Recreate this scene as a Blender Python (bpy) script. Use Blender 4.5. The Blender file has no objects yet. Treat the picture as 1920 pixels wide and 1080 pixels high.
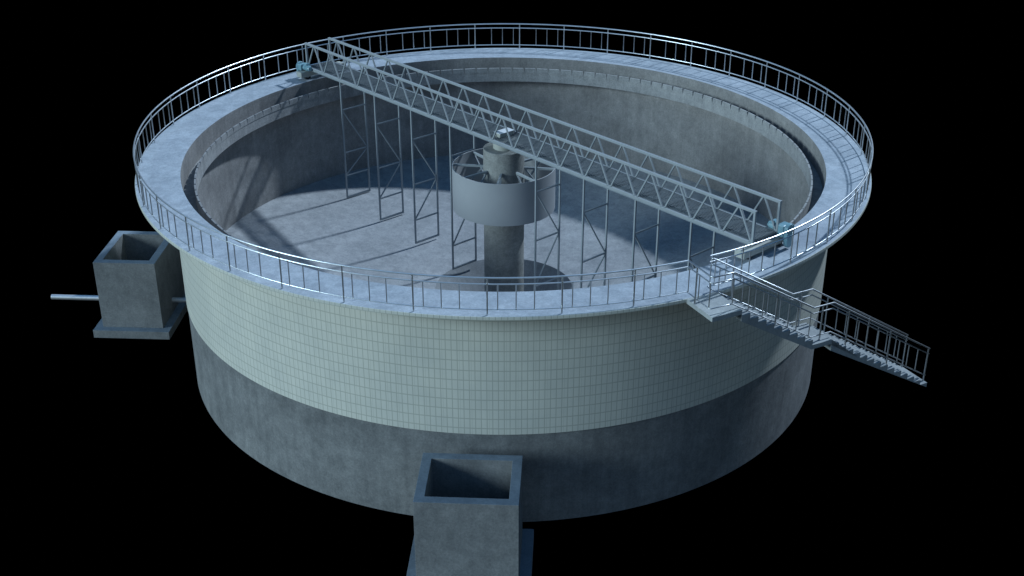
import bpy, bmesh, math, random
from mathutils import Vector, Matrix
random.seed(7)
S = bpy.context.scene
COL = S.collection
TAU = 2*math.pi
rad = math.radians

# ------------------------------------------------------------------ world, view
w = bpy.data.worlds.new("World"); S.world = w; w.use_nodes = True
bg = w.node_tree.nodes["Background"]; bg.inputs[0].default_value = (0, 0, 0, 1); bg.inputs[1].default_value = 0.0
S.view_settings.view_transform = 'Standard'; S.view_settings.look = 'None'
S.view_settings.exposure = 0; S.view_settings.gamma = 1; S.view_settings.use_curve_mapping = False

# ------------------------------------------------------------------ material helpers
class NT:
    def __init__(s, name):
        s.m = bpy.data.materials.new(name); s.m.use_nodes = True
        s.t = s.m.node_tree; s.p = s.t.nodes["Principled BSDF"]
    def n(s, typ, **kw):
        nd = s.t.nodes.new(typ)
        for k, v in kw.items(): setattr(nd, k, v)
        return nd
    def l(s, a, b): s.t.links.new(a, b)
    def math(s, op, a, b=None, c=None):
        nd = s.n('ShaderNodeMath', operation=op)
        for i, v in enumerate((a, b, c)):
            if v is None: continue
            if isinstance(v, (int, float)): nd.inputs[i].default_value = v
            else: s.l(v, nd.inputs[i])
        return nd.outputs[0]
    def mix(s, f, a, b, blend='MIX'):
        nd = s.n('ShaderNodeMix', data_type='RGBA', blend_type=blend)
        for i, v in ((0, f), (6, a), (7, b)):
            if isinstance(v, (int, float)): nd.inputs[i].default_value = v
            elif isinstance(v, tuple): nd.inputs[i].default_value = v + (1,) if len(v) == 3 else v
            else: s.l(v, nd.inputs[i])
        return nd.outputs[2]
    def coord(s): return s.n('ShaderNodeTexCoord').outputs['Object']
    def mapping(s, v, sc):
        nd = s.n('ShaderNodeMapping'); nd.inputs['Scale'].default_value = sc; s.l(v, nd.inputs[0]); return nd.outputs[0]
    def noise(s, v, scale, detail=4, rough=.55):
        nd = s.n('ShaderNodeTexNoise'); nd.inputs['Scale'].default_value = scale
        nd.inputs['Detail'].default_value = detail; nd.inputs['Roughness'].default_value = rough
        s.l(v, nd.inputs['Vector']); return nd.outputs['Fac']
    def ramp(s, f, a, b, ca=(0, 0, 0), cb=(1, 1, 1)):
        nd = s.n('ShaderNodeValToRGB'); e = nd.color_ramp.elements
        e[0].position = a; e[1].position = b; e[0].color = ca + (1,); e[1].color = cb + (1,)
        s.l(f, nd.inputs[0]); return nd.outputs[0]
    def bump(s, h, st, d=.02):
        nd = s.n('ShaderNodeBump'); nd.inputs['Strength'].default_value = st; nd.inputs['Distance'].default_value = d
        s.l(h, nd.inputs['Height']); s.l(nd.outputs[0], s.p.inputs['Normal'])

def concrete(name, base, dark, var=.5, rough=.85, panel=None, streak=0, polar=False, spec=.3, stain=.5, ss=.9):
    k = NT(name); c = k.coord()
    big = k.noise(c, .55, 5, .6); mid = k.noise(c, 2.6, 6, .68); fine = k.noise(c, 17, 5, .75)
    f1 = k.math('MULTIPLY_ADD', mid, .5, k.math('MULTIPLY', big, .5))
    fac = k.ramp(f1, .36, .64)
    col = k.mix(fac, dark, base)
    f2 = k.ramp(fine, .36, .64, (.66, .66, .66), (1.26, 1.26, 1.26))
    col = k.mix(var, col, f2, 'MULTIPLY')
    # broad damp patches with a ragged edge
    wv = k.n('ShaderNodeVectorMath', operation='ADD'); k.l(c, wv.inputs[0]); nz = k.n('ShaderNodeTexNoise'); nz.inputs['Scale'].default_value = 3.0; k.l(c, nz.inputs['Vector']); k.l(nz.outputs['Color'], wv.inputs[1])
    damp = k.ramp(k.noise(wv.outputs[0], ss, 7, .72), .40, .60, (.74, .75, .76), (1.12, 1.12, 1.11))
    col = k.mix(stain, col, damp, 'MULTIPLY')
    # soft mottled patches
    v = k.noise(k.mapping(c, (1, 1, .6)), 6.5, 3, .7)
    col = k.mix(.55, col, k.ramp(v, .35, .7, (.86, .88, .88), (1.08, 1.07, 1.06)), 'MULTIPLY')
    # pits
    pits = k.ramp(k.noise(c, 9, 2, .9), .70, .76, (1, 1, 1), (.72, .72, .72))
    col = k.mix(.6, col, pits, 'MULTIPLY')
    if streak:
        s = k.noise(k.mapping(c, (2.4, 2.4, .16)), 1.6, 5, .7)
        col = k.mix(streak, col, k.ramp(s, .34, .68, (.68, .68, .68), (1.16, 1.15, 1.12)), 'MULTIPLY')
    if panel:
        sep = k.n('ShaderNodeSeparateXYZ'); k.l(c, sep.inputs[0])
        if polar:
            a = k.math('ARCTAN2', sep.outputs[1], sep.outputs[0]); u = k.math('MULTIPLY', a, 10.6); vv = sep.outputs[2]
        else: u, vv = sep.outputs[0], sep.outputs[1]
        cb = k.n('ShaderNodeCombineXYZ')
        k.l(k.math('FLOOR', k.math('DIVIDE', u, panel)), cb.inputs[0]); k.l(k.math('FLOOR', k.math('DIVIDE', vv, panel)), cb.inputs[1])
        wn = k.n('ShaderNodeTexWhiteNoise'); k.l(cb.outputs[0], wn.inputs['Vector'])
        col = k.mix(.5, col, k.ramp(wn.outputs['Value'], 0, 1, (.90, .90, .90), (1.06, 1.06, 1.06)), 'MULTIPLY')
    k.l(col, k.p.inputs['Base Color'])
    k.p.inputs['Roughness'].default_value = rough; k.p.inputs['Specular IOR Level'].default_value = spec
    h = k.math('MULTIPLY_ADD', fine, .4, mid)
    k.bump(h, .25, .03)
    return k.m

def tile_mat(name):
    k = NT(name); c = k.coord(); sep = k.n('ShaderNodeSeparateXYZ'); k.l(c, sep.inputs[0])
    a = k.math('ARCTAN2', sep.outputs[1], sep.outputs[0])
    r = k.math('SQRT', k.math('ADD', k.math('POWER', sep.outputs[0], 2), k.math('POWER', sep.outputs[1], 2)))
    u = k.math('DIVIDE', k.math('MULTIPLY', a, k.math('ROUND', k.math('MULTIPLY', r, 10))), 1.57)
    v = k.math('DIVIDE', k.math('ADD', sep.outputs[2], .10), .3045)
    fu = k.math('FRACT', k.math('ADD', u, 2000)); fv = k.math('FRACT', k.math('ADD', v, 100))
    def line(f, wd):
        d = k.math('MINIMUM', f, k.math('SUBTRACT', 1, f))
        nd = k.n('ShaderNodeMapRange', interpolation_type='SMOOTHSTEP')
        nd.inputs[1].default_value = wd*.35; nd.inputs[2].default_value = wd; nd.inputs[3].default_value = 1; nd.inputs[4].default_value = 0
        k.l(d, nd.inputs[0]); return nd.outputs[0]
    gu = line(fu, .10); gv = line(fv, .075)
    cb = k.n('ShaderNodeCombineXYZ'); k.l(k.math('FLOOR', u), cb.inputs[0]); k.l(k.math('FLOOR', v), cb.inputs[1])
    wn = k.n('ShaderNodeTexWhiteNoise'); k.l(cb.outputs[0], wn.inputs['Vector'])
    # odd tiles cut in two by a thin second joint
    sub = k.math('MULTIPLY', line(k.math('FRACT', k.math('ADD', fu, .62)), .05), k.math('GREATER_THAN', k.math('FRACT', k.math('MULTIPLY', k.math('FLOOR', u), .381)), .62))
    base = k.mix(wn.outputs['Value'], (.645, .648, .585), (.67, .672, .608))
    big = k.noise(c, .7, 4, .6)
    base = k.mix(.7, base, k.ramp(big, .35, .65, (.90, .91, .90), (1.05, 1.04, 1.0)), 'MULTIPLY')
    g = k.math('MAXIMUM', k.math('MAXIMUM', k.math('MULTIPLY', gu, .46), k.math('MULTIPLY', gv, .40)), k.math('MULTIPLY', sub, .28))
    k.l(k.mix(g, base, (.20, .22, .17)), k.p.inputs['Base Color'])
    k.p.inputs['Roughness'].default_value = .42; k.p.inputs['Specular IOR Level'].default_value = .5
    k.bump(k.math('SUBTRACT', 1, g), .3, .004)
    return k.m

def metal(name, col, metallic, rough, var=.1, sc=6):
    k = NT(name); c = k.coord(); n = k.noise(c, sc, 4, .6)
    k.l(k.mix(n, tuple(x*(1-var) for x in col), tuple(min(1, x*(1+var)) for x in col)), k.p.inputs['Base Color'])
    k.p.inputs['Metallic'].default_value = metallic
    k.l(k.math('MULTIPLY_ADD', n, .12, rough-.06), k.p.inputs['Roughness'])
    return k.m

M = dict(
    wall=concrete('concrete wall', (.335, .325, .32), (.235, .227, .223), streak=.4, panel=1.9, polar=True),
    outer=concrete('concrete plinth', (.27, .275, .277), (.165, .171, .175), streak=.5),
    weir=concrete('concrete weir', (.385, .385, .385), (.29, .29, .29), streak=.5),  # lighter than the wall: shading between the two painted into the colour
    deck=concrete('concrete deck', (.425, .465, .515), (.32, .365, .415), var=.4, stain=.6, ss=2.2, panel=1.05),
    floor=concrete('concrete floor', (.40, .405, .415), (.31, .32, .33), var=.4, stain=.6, ss=2.2, panel=1.05),
    cap_toplit=concrete('concrete chamber blue-lit top', (.22, .27, .32), (.16, .20, .245), var=.3),  # chamber concrete tinted darker blue, painting in the blue light on its tops
    sump=concrete('concrete sump', (.25, .26, .27), (.19, .20, .21), var=.4),
    chamber=concrete('concrete chamber', (.265, .27, .272), (.175, .18, .183), streak=.2),
    stair=concrete('concrete stair', (.40, .42, .42), (.30, .32, .325), var=.3),
    column=concrete('concrete column', (.36, .36, .34), (.23, .23, .22), streak=.2),
    tile=tile_mat('glazed wall tiles'),
    paint=metal('grey painted steel', (.285, .315, .33), .0, .45),
    frame=metal('dull painted steel', (.27, .30, .32), .0, .5),
    shell=metal('grey drum steel', (.335, .345, .355), .0, .55, .06, 2),
    bright=metal('stainless rail tube', (.86, .89, .91), .80, .31),
    tube=metal('satin stainless tube', (.60, .62, .64), .97, .30),
    srail=metal('dull stair rail tube', (.50, .52, .54), .95, .34),
    pipe=metal('polished pipe', (.95, .95, .95), .8, .42),
    grate=metal('galvanised grating', (.14, .16, .175), .3, .5),
    block=metal('pale end beam', (.40, .41, .37), .0, .6),
    lid=metal('pale painted lid', (.62, .64, .66), .0, .5),
    teal=metal('teal machine paint', (.20, .355, .41), .0, .35, .08),
    rubber=metal('black rubber', (.03, .03, .032), .0, .7),
)

# ------------------------------------------------------------------ object helpers
def tag(o, label=None, cat=None, group=None, kind=None):
    for k, v in (('label', label), ('category', cat), ('group', group), ('kind', kind)):
        if v: o[k] = v
    return o
def thing(name, label, cat, group=None, loc=(0, 0, 0)):
    o = bpy.data.objects.new(name, None); COL.objects.link(o); o.location = loc; o.empty_display_size = .3
    return tag(o, label, cat, group)
def obj(name, bm, mats, parent=None, smooth=None, bevel=0):
    me = bpy.data.meshes.new(name)
    bmesh.ops.recalc_face_normals(bm, faces=bm.faces[:])
    bm.to_mesh(me); bm.free()
    for m in (mats if isinstance(mats, (list, tuple)) else [mats]): me.materials.append(m)
    o = bpy.data.objects.new(name, me); COL.objects.link(o)
    if parent: o.parent = parent
    if smooth is not None:
        for p in me.polygons: p.use_smooth = True
        me.set_sharp_from_angle(angle=rad(smooth))
    if bevel:
        b = o.modifiers.new('bevel', 'BEVEL'); b.width = bevel; b.segments = 2; b.limit_method = 'ANGLE'; b.angle_limit = rad(40)
    return o

def revolve(bm, prof, n=256, closed=True, mats=None, a0=0., a1=TAU):
    """spin the (r,z) profile about the z axis"""
    full = abs(a1-a0-TAU) < 1e-6
    cols = []
    for i in range(n if full else n+1):
        a = a0+(a1-a0)*i/n
        cols.append([bm.verts.new((r*math.cos(a), r*math.sin(a), z)) for r, z in prof])
    m = len(prof)
    for i in range(n):
        A, B = cols[i], cols[(i+1) % len(cols)]
        for j in range(m if closed else m-1):
            f = bm.faces.new((A[j], B[j], B[(j+1) % m], A[(j+1) % m]))
            if mats: f.material_index = mats[j]
    if not full and closed:
        bm.faces.new(cols[0]); bm.faces.new(cols[-1])
def disc(bm, r, z, n=256):
    bm.faces.new([bm.verts.new((r*math.cos(TAU*i/n), r*math.sin(TAU*i/n), z)) for i in range(n)])
def frame_box(bm, O, ax, ay, az, x0, x1, y0, y1, z0, z1):
    O, ax, ay, az = map(Vector, (O, ax, ay, az))
    v = [bm.verts.new(O+ax*x+ay*y+az*z) for x in (x0, x1) for y in (y0, y1) for z in (z0, z1)]
    for q in ((0, 1, 3, 2), (4, 6, 7, 5), (0, 4, 5, 1), (2, 3, 7, 6), (0, 2, 6, 4), (1, 5, 7, 3)): bm.faces.new([v[i] for i in q])
X, Y, Z = (1, 0, 0), (0, 1, 0), (0, 0, 1)
def box(bm, x0, x1, y0, y1, z0, z1): frame_box(bm, (0, 0, 0), X, Y, Z, x0, x1, y0, y1, z0, z1)
def tube(bm, pts, r, n=8, closed=False, caps=True):
    pts = [Vector(p) for p in pts]; N = len(pts); rings = []
    up = Vector((0, 0, 1))
    for i, p in enumerate(pts):
        if closed: d0 = (p-pts[i-1]).normalized(); d1 = (pts[(i+1) % N]-p).normalized()
        else:
            d0 = (p-pts[i-1]).normalized() if i else (pts[1]-p).normalized()
            d1 = (pts[i+1]-p).normalized() if i < N-1 else d0
        d = (d0+d1).normalized()
        s = d.cross(up)
        if s.length < 1e-3: s = Vector((1, 0, 0))
        s.normalize(); t = s.cross(d).normalized()
        k = 1/max(.5, d.dot(d1))
        # widen in the bend plane only
        b = (d1-d0); b = b.normalized() if b.length > 1e-5 else None
        ring = []
        for q in range(n):
            a = TAU*q/n; off = s*math.cos(a)+t*math.sin(a)
            if b is not None: off = off+b*off.dot(b)*(k-1)
            ring.append(bm.verts.new(p+off*r))
        rings.append(ring)
    M_ = N if closed else N-1
    for i in range(M_):
        A, B = rings[i], rings[(i+1) % N]
        for q in range(n): bm.faces.new((A[q], A[(q+1) % n], B[(q+1) % n], B[q]))
    if caps and not closed: bm.faces.new(rings[0][::-1]); bm.faces.new(rings[-1])
def bar(bm, a, b, w, h, up=(0, 0, 1)):
    """rectangular section bar from a to b"""
    a, b = Vector(a), Vector(b); d = (b-a); L = d.length; d.normalize(); u = Vector(up)
    s = d.cross(u)
    if s.length < 1e-3: u = Vector((1, 0, 0)); s = d.cross(u)
    s.normalize(); t = s.cross(d)
    frame_box(bm, a, d, s, t, 0, L, -w/2, w/2, -h/2, h/2)
def cyl(bm, a, b, r, n=24, r2=None):
    a, b = Vector(a), Vector(b); d = (b-a).normalized(); s = d.orthogonal().normalized(); t = d.cross(s); r2 = r if r2 is None else r2
    A = [bm.verts.new(a+(s*math.cos(TAU*i/n)+t*math.sin(TAU*i/n))*r) for i in range(n)]
    B = [bm.verts.new(b+(s*math.cos(TAU*i/n)+t*math.sin(TAU*i/n))*r2) for i in range(n)]
    for i in range(n): bm.faces.new((A[i], A[(i+1) % n], B[(i+1) % n], B[i]))
    bm.faces.new(A[::-1]); bm.faces.new(B)
def new(): return bmesh.new()

# ------------------------------------------------------------------ measurements (metres, tank axis at the origin, deck top at z = 0)
R_DECK, R_IN, R_OUT = 12.0, 10.6, 10.9
Z_BOT, Z_TILE = -7.25, -4.25
R_WEIR, Z_WT, Z_WB = 10.165, -.32, -.885
FL = lambda r: -5.25+.13*(r-2.44)

# ================================================================== THE TANK
tank = thing('settling_tank', 'huge round open concrete settling tank with pale tiled outer wall and wide rim walkway', 'tank')
bm = new(); revolve(bm, [(R_OUT-.02, Z_BOT), (R_OUT-.02, -.101), (R_IN, -.101), (R_IN, FL(R_IN)-.05), (R_IN, Z_BOT)], 288, mats=[0, 0, 1, 1, 1])
obj('wall', bm, [M['outer'], M['wall']], tank, 30)
bm = new(); revolve(bm, [(R_OUT+.01, Z_TILE), (R_OUT+.01, -.102), (R_OUT-.018, -.102), (R_OUT-.018, Z_TILE)], 288)
obj('tile_cladding', bm, M['tile'], tank, 30)
bm = new(); revolve(bm, [(R_DECK, -.10), (R_DECK, -.012), (R_DECK-.012, 0), (R_IN-.004, 0), (R_IN-.004, -.10)], 288, mats=[1, 1, 0, 2, 1])
obj('rim_walkway', bm, [M['deck'], M['tile'], M['wall']], tank, 30)
bm = new(); revolve(bm, [(R_IN-.002, -.79), (R_WEIR+.045, -.80), (R_WEIR+.045, -.52), (R_WEIR+.004, -.52), (R_WEIR+.004, Z_WB), (R_IN-.002, Z_WB)], 288)
obj('overflow_channel', bm, M['weir'], tank, 30)
# notched weir plate
bm = new(); NN = 130; seg = 4
gap = .072/R_WEIR
def wp(r, a, z): return bm.verts.new((r*math.cos(a), r*math.sin(a), z))
for i in range(NN):
    a0 = TAU*i/NN; a1 = TAU*(i+1)/NN; za, zb = Z_WT-.196, Z_WT
    lo = [a0+(a1-a0)*k/seg for k in range(seg+1)]
    hi = lo[:]; hi[0] += gap*.5; hi[-1] -= gap*.5
    lo2 = lo[:]; lo2[0] += gap*.06; lo2[-1] -= gap*.06
    for r0, r1 in ((R_WEIR-.014, R_WEIR+.043),):
        I0 = [wp(r0, a, za) for a in lo]; I1 = [wp(r0, a, za+.02) for a in lo2]; I2 = [wp(r0, a, zb) for a in hi]
        J0 = [wp(r1, a, za) for a in lo]; J1 = [wp(r1, a, za+.02) for a in lo2]; J2 = [wp(r1, a, zb) for a in hi]
        for P, Q in ((I0, I1), (I1, I2), (I2, J2), (J2, J1), (J1, J0), (J0, I0)):
            for k in range(seg): bm.faces.new((P[k], P[k+1], Q[k+1], Q[k]))
        for e in (0, -1):
            bm.faces.new((I1[e], I2[e], J2[e], J1[e])); bm.faces.new((I0[e], I1[e], J1[e], J0[e]))
obj('weir_plate', bm, M['weir'], tank, 30)
bm = new(); revolve(bm, [(R_IN+.02, FL(R_IN)), (2.44, FL(2.44)), (2.44, Z_BOT+.02), (R_IN+.02, Z_BOT+.02)], 256)
obj('floor', bm, M['floor'], tank, 20)
bm = new(); revolve(bm, [(2.437, FL(2.44)), (1.15, -6.35), (.3, -6.35), (.3, -6.6), (2.437, -6.6)], 128)
obj('sump', bm, M['sump'], tank, 20)

# ================================================================== CENTRE COLUMN
col = thing('centre_column', 'round concrete pillar standing in the middle of the tank under the bridge', 'pillar')
bm = new(); revolve(bm, [(.696, -6.4), (.696, .028), (.684, .04), (0.001, .04), (0.001, -6.4)], 96)
obj('shaft', bm, M['column'], col, 30)
bm = new(); revolve(bm, [(.36, .041), (.36, .30), (.43, .305), (.43, .36), (0.001, .36), (0.001, .041)], 64)
obj('pivot_post', bm, M['block'], col, 30)

# ================================================================== FEED WELL
fw = thing('feed_well', 'wide grey steel drum hung around the centre pillar on spokes', 'drum')
RF, ZF0, ZF1 = 1.757, -2.08, -.585
bm = new(); revolve(bm, [(RF, ZF0), (RF, ZF1), (RF-.03, ZF1), (RF-.03, ZF0)], 128)
obj('shell', bm, M['shell'], fw, 30)
for i in range(8):
    a = rad(-4+45*i); d = Vector((math.cos(a), math.sin(a), 0))
    bm = new(); bar(bm, d*.69+Vector((0, 0, -.66)), d*(RF-.032)+Vector((0, 0, -.66)), .07, .07)
    obj('spoke', bm, M['paint'], fw)
    bm = new()
    if i in (1, 2, 3): bar(bm, d*(RF-.06)+Vector((0, 0, -.70)), d*.70+Vector((0, 0, -1.75)), .05, .05)
    else: bar(bm, d*.73+Vector((0, 0, -.70)), d*(RF-.05)+Vector((0, 0, -1.95)), .05, .05)
    obj('brace', bm, M['frame'], fw)

# ================================================================== GUARD RAIL ON THE RIM
R_R, ZR, ZM, ZL = 11.9, 1.05, .875, .16
er = Vector((.5, -.8660254, 0)); et = Vector((.8660254, .5, 0))
def T(r, t, z=0): return er*r+et*t+Vector((0, 0, z))
gA = math.atan2((er*R_R-et*.015).y, (er*R_R-et*.015).x)      # restart after the stair opening
p = T(11.88, -.68); gB = math.atan2(p.y, p.x)+TAU           # end before the stair opening
rail = thing('guard_rail', 'stainless tubular guard railing following the whole round rim of the tank', 'railing')
def arc(r, z, a0, a1, n): return [(r*math.cos(a0+(a1-a0)*i/n), r*math.sin(a0+(a1-a0)*i/n), z) for i in range(n+1)]
for nm, z, r_ in (('top_rail', ZR, .024), ('middle_rail', ZM, .019), ('bottom_rail', ZL, .017)):
    bm = new(); tube(bm, arc(R_R, z, gA, gB, 360), r_, 8); obj(nm, bm, M['bright'], rail, 60)
posts = [rad(-54.9), rad(-45.6), rad(-36.5), rad(-27.4), rad(-18.3), rad(-9.1), rad(.2)]+[rad(9.3+8.98*i) for i in range(11)]+\
        [rad(99.1+9.06*i) for i in range(1, 9)]+[rad(180.3+9.1*i) for i in range(0, 13)]
balus = []
for i, a in enumerate(posts):
    bm = new(); c = Vector((R_R*math.cos(a), R_R*math.sin(a), 0)); tube(bm, [c+Vector((0, 0, .002)), c+Vector((0, 0, ZR-.01))], .023, 8)
    q = obj('post', bm, M['tube'], rail, 50)
    nxt = posts[i+1] if i+1 < len(posts) else a+rad(9.1)
    for fr in (.14, .385, .63):
        b = a+(nxt-a)*fr
        if b < gB-rad(.3): balus.append(b)
balus += [gA+rad(.9), gA+rad(2.6), gA+rad(3.9)]
cam_loc = Vector((2.346118, -39.981909, 15.042226))
balus.sort(key=lambda b: (Vector((R_R*math.cos(b), R_R*math.sin(b), .5))-cam_loc).length)
def bal(bm, b):
    c = Vector((R_R*math.cos(b), R_R*math.sin(b), 0)); tube(bm, [c+Vector((0, 0, ZL)), c+Vector((0, 0, ZM))], .018, 6)
for b in balus[:100]:
    bm = new(); bal(bm, b); obj('baluster', bm, M['tube'], rail, 50)
bm = new()
for b in balus[100:]: bal(bm, b)
tag(obj('balusters', bm, M['tube'], rail, 50), kind='stuff')

# ================================================================== STAIRCASE
stair = thing('staircase', 'concrete staircase of two flights with tube railings descending outside the tank', 'staircase')
RI, RO = 12.03, 13.13
RISE1, TR1, RISE2, TR2 = .166, .2745, .1727, .2765
T1 = .2; ZMID = -10*RISE1; T2 = T1+9*TR1; T3 = 3.335
def slab_poly(bm, pts, z0, z1):
    lo = [bm.verts.new(Vector(q)+Vector((0, 0, z0))) for q in pts]; hi = [bm.verts.new(Vector(q)+Vector((0, 0, z1))) for q in pts]
    bm.faces.new(lo[::-1]); bm.faces.new(hi); n = len(pts)
    for i in range(n): bm.faces.new((lo[i], lo[(i+1) % n], hi[(i+1) % n], hi[i]))
def rim_t(t): return T(math.sqrt((R_DECK+.002)**2-t*t), t)
bm = new()
slab_poly(bm, [rim_t(-.72+.92*k/8) for k in range(9)]+[T(RO, .2), T(RO, -.725)], -.13, 0.0)
obj('top_landing', bm, M['stair'], stair)
bm = new(); frame_box(bm, (0, 0, 0), er, et, Z, RI, RO, T2+.001, T3, ZMID-.13, ZMID)
obj('middle_landing', bm, M['stair'], stair)
def flight(n, t0, z0, rise, tr, extra):
    # sawtooth profile in (t,z), extruded across the width
    prof = []; z = z0; t = t0
    prof.append((t, z-.001))
    for i in range(n):
        z -= rise; prof.append((t, z)); 
        if i < n-1 or extra: t += tr; prof.append((t, z))
    te, ze = prof[-1]
    prof.append((te, ze-.15 if extra else ze-.14))
    prof.append((t0+.001, z0-rise-.17))
    bm = new()
    A = [bm.verts.new(T(RI, a, b)) for a, b in prof]; B = [bm.verts.new(T(RO, a, b)) for a, b in prof]; m = len(prof)
    bm.faces.new(A); bm.faces.new(B[::-1])
    for i in range(m): bm.faces.new((A[i], A[(i+1) % m], B[(i+1) % m], B[i]))
    return bm
f1 = obj('flight', flight(10, T1, 0, RISE1, TR1, False), M['stair'], stair)
f2 = obj('flight', flight(14, T3+.002, ZMID, RISE2, TR2, True), M['stair'], stair)
TE = 7.21
def nose(t):      # height of the walking line at t
    if t <= -.03: return 0.
    if t <= 2.705: return -(t+.03)*(-ZMID)/2.735
    if t <= 3.375: return ZMID
    return ZMID-(t-3.375)*RISE2/TR2
def rail_path(r, h, start):
    pts = list(start)+[(r, t) for t in (-.03, 2.705, 3.375, 7.24)]
    return [T(a, b, (nose(b) if i >= len(start) else 0)+h) for i, (a, b) in enumerate(pts)]
def stair_rail(r, start_of, postt, balt, extra_posts=(), extra_bal=()):
    o = bpy.data.objects.new('stair_railing', None); COL.objects.link(o); o.parent = stair
    for nm, h, rr_, m in (('handrail', ZR, .024, 'srail'), ('middle_rail', ZM, .019, 'srail'), ('bottom_rail', ZL, .017, 'srail')):
        bm = new(); tube(bm, rail_path(r, h, start_of(h)), rr_, 8); obj(nm, bm, M[m], o, 60)
    for rr, t in [(r, t) for t in postt]+list(extra_posts):
        z = nose(t) if rr == r else 0
        step = z if t < -.03 or 2.705 < t < 3.375 else z-.06
        bm = new(); tube(bm, [T(rr, t, min(step, z)-.03), T(rr, t, z+ZR-.01)], .024, 8); obj('post', bm, M['srail'], o, 50)
    for rr, t in [(r, t) for t in balt]+list(extra_bal):
        z = nose(t) if rr == r else 0
        bm = new(); tube(bm, [T(rr, t, z+ZL), T(rr, t, z+ZM)], .016, 6); obj('baluster', bm, M['srail'], o, 50)
    return o
bal_t = [.50, .98, 1.86, 2.16, 2.62, 4.38, 4.74, 5.16, 6.02, 6.41, 6.79]
stair_rail(12.98, lambda h: [(11.89, -.675), (12.88, -.70), (12.965, -.665)], [1.43, 3.02, 3.97, 5.62, 7.2], bal_t+[-.03],
           extra_posts=[(12.29, -.684)], extra_bal=[(11.95, -.677), (12.42, -.688), (12.9, -.69)])
stair_rail(12.09, lambda h: [(11.885, -.02), (12.03, -.05)], [.62, 3.02, 3.97, 5.62, 7.2], [.18, .98, 1.43, 1.86, 2.3]+bal_t[5:], extra_bal=[(12.0, -.045)])

# ================================================================== ROTATING SCRAPER BRIDGE
TH = -.79
U = Vector((math.cos(TH), math.sin(TH), 0)); N_ = Vector((U.y, -U.x, 0))     # along, towards the viewer
PAN = 1.094; L = 10*PAN; W = .542; ZB, ZT = .425, 1.375
def B(s, o, z): return U*s+N_*o+Vector((0, 0, z))
br = thing('scraper_bridge', 'long grey steel truss footbridge with hanging scraper frames spanning the tank', 'bridge')
for sd in (1, -1):
    tr = bpy.data.objects.new('truss', None); COL.objects.link(tr); tr.parent = br
    bm = new(); bar(bm, B(-L-.04, sd*W, ZT), B(L+.04, sd*W, ZT), .085, .075); obj('top_chord', bm, M['paint'], tr, bevel=.006)
    bm = new(); bar(bm, B(-L-.04, sd*W, ZB), B(L+.04, sd*W, ZB), .09, .10)
    bar(bm, B(-L-.04, sd*(W+.055), ZB-.045), B(L+.04, sd*(W+.055), ZB-.045), .03, .012); obj('bottom_chord', bm, M['paint'], tr, bevel=.004)
    for e in (-L, L):
        bm = new(); bar(bm, B(e, sd*W, ZB+.05), B(e, sd*W, ZT-.037), .07, .07, U); obj('end_post', bm, M['paint'], tr, bevel=.004)
    for k in range(-10, 10):
        for a, b in (((k)*PAN+.05, (k+.5)*PAN-.035), ((k+1)*PAN-.05, (k+.5)*PAN+.035)):
            bm = new(); bar(bm, B(a, sd*W, ZB+.045), B(b, sd*W, ZT-.034), .044, .044, N_); obj('diagonal', bm, M['paint'], tr)
# walkway grating
bm = new(); nb = 15
for i in range(nb):
    o = -W-.035+(2*W)*i/(nb-1)
    bar(bm, B(-L-.02, o, ZB+.046), B(L+.02, o, ZB+.046), .024, .022)
k = -L
while k <= L+.01:
    bar(bm, B(k, -W+.046, ZB+.018), B(k, W-.046, ZB+.018), .03, .03); k += PAN/2
for k in range(-10, 11):
    s_ = min(max(k*PAN, -L+.03), L-.03)
    bar(bm, B(s_, -W+.044, ZB-.075), B(s_, W-.044, ZB-.075), .06, .05)
obj('walkway_grating', bm, M['grate'], br)
# hanging scraper frames
bottoms = {8: -4.39, 6: -4.64, 4: -4.87, 2: -5.15}
for k in (-8, -6, -4, -2, 2, 4, 6, 8):
    s = k*PAN; zb = bottoms[abs(k)]; z0 = ZB-.05
    fr = bpy.data.objects.new('scraper_frame', None); COL.objects.link(fr); fr.parent = br
    for sd in (1, -1):
        bm = new(); bar(bm, B(s, sd*W, z0), B(s, sd*W, zb), .055, .055, U); obj('leg', bm, M['frame'], fr, bevel=.004)
    zs = [-.76, -2.5, -3.45 if abs(k) == 8 else -3.92 if abs(k) < 6 else -3.75]
    if abs(k) == 2: zs[2] = -4.2
    for z in zs:
        bm = new(); bar(bm, B(s, -W+.028, z), B(s, W-.028, z), .045, .045); obj('rung', bm, M['frame'], fr)
    bm = new(); bar(bm, B(s, -W+.028, zb+.03), B(s, W-.028, zb+.03), .05, .06); obj('scraper_bar', bm, M['frame'], fr)
    for (o0, za, o1, zc) in ((W, zs[0]-.05, -W, zs[1]+.03), (-W, zs[1]-.05, W, zs[2]+.05)):
        bm = new(); bar(bm, B(s, o0*.94, za), B(s, o1*.94, zc), .04, .04, U); obj('brace', bm, M['frame'], fr)
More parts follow.
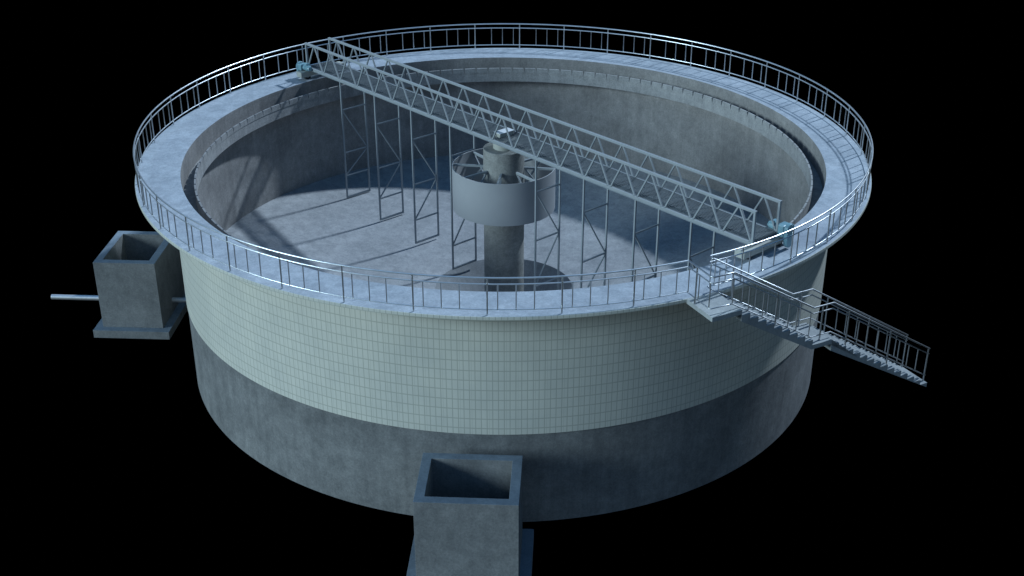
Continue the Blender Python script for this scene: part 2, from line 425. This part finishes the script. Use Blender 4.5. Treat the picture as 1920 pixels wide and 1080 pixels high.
# end carriages, wheels, drives (the two ends mirror each other about the centre)
def P2(sg, s, o, z): return B(sg*s, sg*o, z)
for sg in (1, -1):
    ea, eb, ec = U*sg, -N_*sg, Vector((0, 0, 1))
    # e-frame: s outward from the centre, q = -o  (drive sits at q > 0 on the right end)
    car = bpy.data.objects.new('end_carriage', None); COL.objects.link(car); car.parent = br
    bm = new(); frame_box(bm, (0, 0, 0), ea, eb, ec, 10.72, 11.06, -1.02, 1.0, .13, .345); obj('beam', bm, M['block'], car, bevel=.01)
    for q in (-.66, .66):
        bm = new(); c = ea*10.89+eb*q; cyl(bm, c+ea*-.10+ec*.135, c+ea*.10+ec*.135, .133, 32); obj('wheel', bm, M['rubber'], car, 40)
        bm = new(); cyl(bm, c-ea*.12+ec*.135, c+ea*.12+ec*.135, .05, 20); obj('axle', bm, M['frame'], car, 40)
    dr = bpy.data.objects.new('drive_unit', None); COL.objects.link(dr); dr.parent = br
    # gearbox
    bm = new(); frame_box(bm, (0, 0, 0), ea, eb, ec, 10.93, 11.16, .52, .86, .35, .70 if sg > 0 else .58); obj('gearbox', bm, M['teal'], dr, bevel=.025)
    bm = new(); mz = .55 if sg > 0 else .475
    cyl(bm, ea*10.93+eb*.68+ec*mz, ea*10.62+eb*.68+ec*mz, .115, 28)
    cyl(bm, ea*10.78+eb*.68+ec*mz, ea*10.75+eb*.68+ec*mz, .125, 28)
    cyl(bm, ea*10.62+eb*.68+ec*mz, ea*10.55+eb*.68+ec*mz, .105, 28, .08)
    frame_box(bm, (0, 0, 0), ea, eb, ec, 10.68, 10.84, .60, .76, mz+.11, mz+.17)
    obj('motor', bm, M['teal'], dr, 40)
    # chain guard: rounded plate from the gearbox down to the wheel
    bm = new(); pts = []; gz = .60 if sg > 0 else .46
    for i in range(13): a = math.pi*i/12; pts.append((.69+.17*math.cos(a), gz+.17*math.sin(a)))
    for i in range(13): a = math.pi+math.pi*i/12; pts.append((.69+.14*math.cos(a), .19+.14*math.sin(a)))
    A_ = [bm.verts.new(ea*11.17+eb*q+ec*z) for q, z in pts]; B_ = [bm.verts.new(ea*11.30+eb*q+ec*z) for q, z in pts]
    bm.faces.new(A_); bm.faces.new(B_[::-1])
    for i in range(len(pts)): j = (i+1) % len(pts); bm.faces.new((A_[i], A_[j], B_[j], B_[i]))
    obj('chain_guard', bm, M['teal'], dr, 40, bevel=.02)
    bm = new(); cyl(bm, ea*11.31+eb*.69+ec*gz, ea*11.335+eb*.69+ec*gz, .06, 20); obj('guard_cap', bm, M['teal'], dr, 40)

# flat box standing on the bridge
bx = thing('slip_ring_box', 'small pale flat metal box lying on the bridge grating above the centre pillar', 'box')
bm = new(); frame_box(bm, (0, 0, 0), U, N_, Z, -.14, .16, -.30, .30, ZB+.058, ZB+.19); obj('housing', bm, M['block'], bx, bevel=.012)
bm = new(); frame_box(bm, (0, 0, 0), U, N_, Z, -.155, .175, -.315, .315, ZB+.191, ZB+.21); obj('lid', bm, M['lid'], bx, bevel=.004)

# ================================================================== CONCRETE CHAMBERS
def chamber(label, x0, x1, y0, y1, z0, z1, t, e, h):
    c = thing('concrete_chamber', label, 'concrete box', 'open concrete chambers beside the tank')
    bm = new()
    o = [(x0, y0), (x1, y0), (x1, y1), (x0, y1)]; i_ = [(x0+t, y0+t), (x1-t, y0+t), (x1-t, y1-t), (x0+t, y1-t)]
    vo0 = [bm.verts.new((a, b, z0)) for a, b in o]; vo1 = [bm.verts.new((a, b, z1)) for a, b in o]
    vi0 = [bm.verts.new((a, b, z0+.1)) for a, b in i_]; vi1 = [bm.verts.new((a, b, z1)) for a, b in i_]
    for k in range(4):
        j = (k+1) % 4
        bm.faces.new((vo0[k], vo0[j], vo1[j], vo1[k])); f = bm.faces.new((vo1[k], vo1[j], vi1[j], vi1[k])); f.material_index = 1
        bm.faces.new((vi1[k], vi1[j], vi0[j], vi0[k]))
    bm.faces.new(vi0); bm.faces.new(vo0[::-1])
    obj('wall', bm, [M['chamber'], M['cap_toplit']], c, bevel=.008)
    bm = new(); box(bm, x0-e, x1+e, y0-e, y1+e, z0-h, z0-.001)
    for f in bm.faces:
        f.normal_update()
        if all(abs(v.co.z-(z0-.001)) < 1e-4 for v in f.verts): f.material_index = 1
    obj('base_slab', bm, [M['chamber'], M['cap_toplit']], c, bevel=.008)
    return c
chamber('open square concrete chamber left of the tank with a steel pipe through it', -14.77, -12.53, -.01, 2.76, -7.25, -4.63, .275, .288, .31)
chamber('open square concrete chamber in the foreground against the front of the tank', -1.55, 1.17, -13.74, -11.5, -7.20, -4.50, .266, .315, .33)
pp = thing('steel_pipe', 'shiny round steel pipe running through the left concrete chamber into the tank', 'pipe', loc=(0, 0, 0))
bm = new()
n = 28; xs = (-17.15, -10.95)
ro, ri = .098, .085
rings = []
for x, r in ((xs[0], ri), (xs[0], ro), (xs[1], ro), (xs[1], ri)):
    rings.append([bm.verts.new((x, 1.37+r*math.cos(TAU*i/n), -6.79+r*math.sin(TAU*i/n))) for i in range(n)])
for a, b in ((0, 1), (1, 2), (2, 3), (3, 0)):
    for i in range(n): bm.faces.new((rings[a][i], rings[a][(i+1) % n], rings[b][(i+1) % n], rings[b][i]))
obj('tube', bm, M['pipe'], pp, 40)

# ================================================================== LIGHTS
def sun(name, frm, strength, color, angle):
    l = bpy.data.lights.new(name, 'SUN'); l.energy = strength; l.color = color; l.angle = rad(angle)
    o = bpy.data.objects.new(name, l); COL.objects.link(o)
    o.rotation_euler = Vector(frm).to_track_quat('Z', 'Y').to_euler(); o.location = Vector(frm)*30
def dirv(az, el): return (math.cos(rad(az))*math.cos(rad(el)), math.sin(rad(az))*math.cos(rad(el)), math.sin(rad(el)))
sun('key_light', dirv(43.5, 44), 3.3, (.71, .87, 1.04), 2.4)
sun('front_fill', dirv(-152, 16), 2.35, (.73, .97, 1.10), 18)
sun('low_fill', dirv(-60, 2), .22, (.72, .92, 1.0), 110)
sun('top_fill', dirv(-90, 86), .72, (.08, .40, 1.0), 140)

# ================================================================== CAMERA
cam = bpy.data.cameras.new('camera'); co = bpy.data.objects.new('camera', cam); COL.objects.link(co)
cam.sensor_width = 36; cam.lens = 36*2369.27/1920; cam.clip_end = 500
r = Vector((0.998649068, 0.051957606, 0.000667819)); u = Vector((-0.024088162, 0.451521372, 0.891935094)); f = Vector((-0.046041278, 0.890746237, -0.452162961))
co.matrix_world = Matrix(((r.x, u.x, -f.x, cam_loc.x), (r.y, u.y, -f.y, cam_loc.y), (r.z, u.z, -f.z, cam_loc.z), (0, 0, 0, 1)))
S.camera = co
S.render.engine = 'CYCLES'
S.cycles.diffuse_bounces = 2
S.render.resolution_x = 1024; S.render.resolution_y = 576
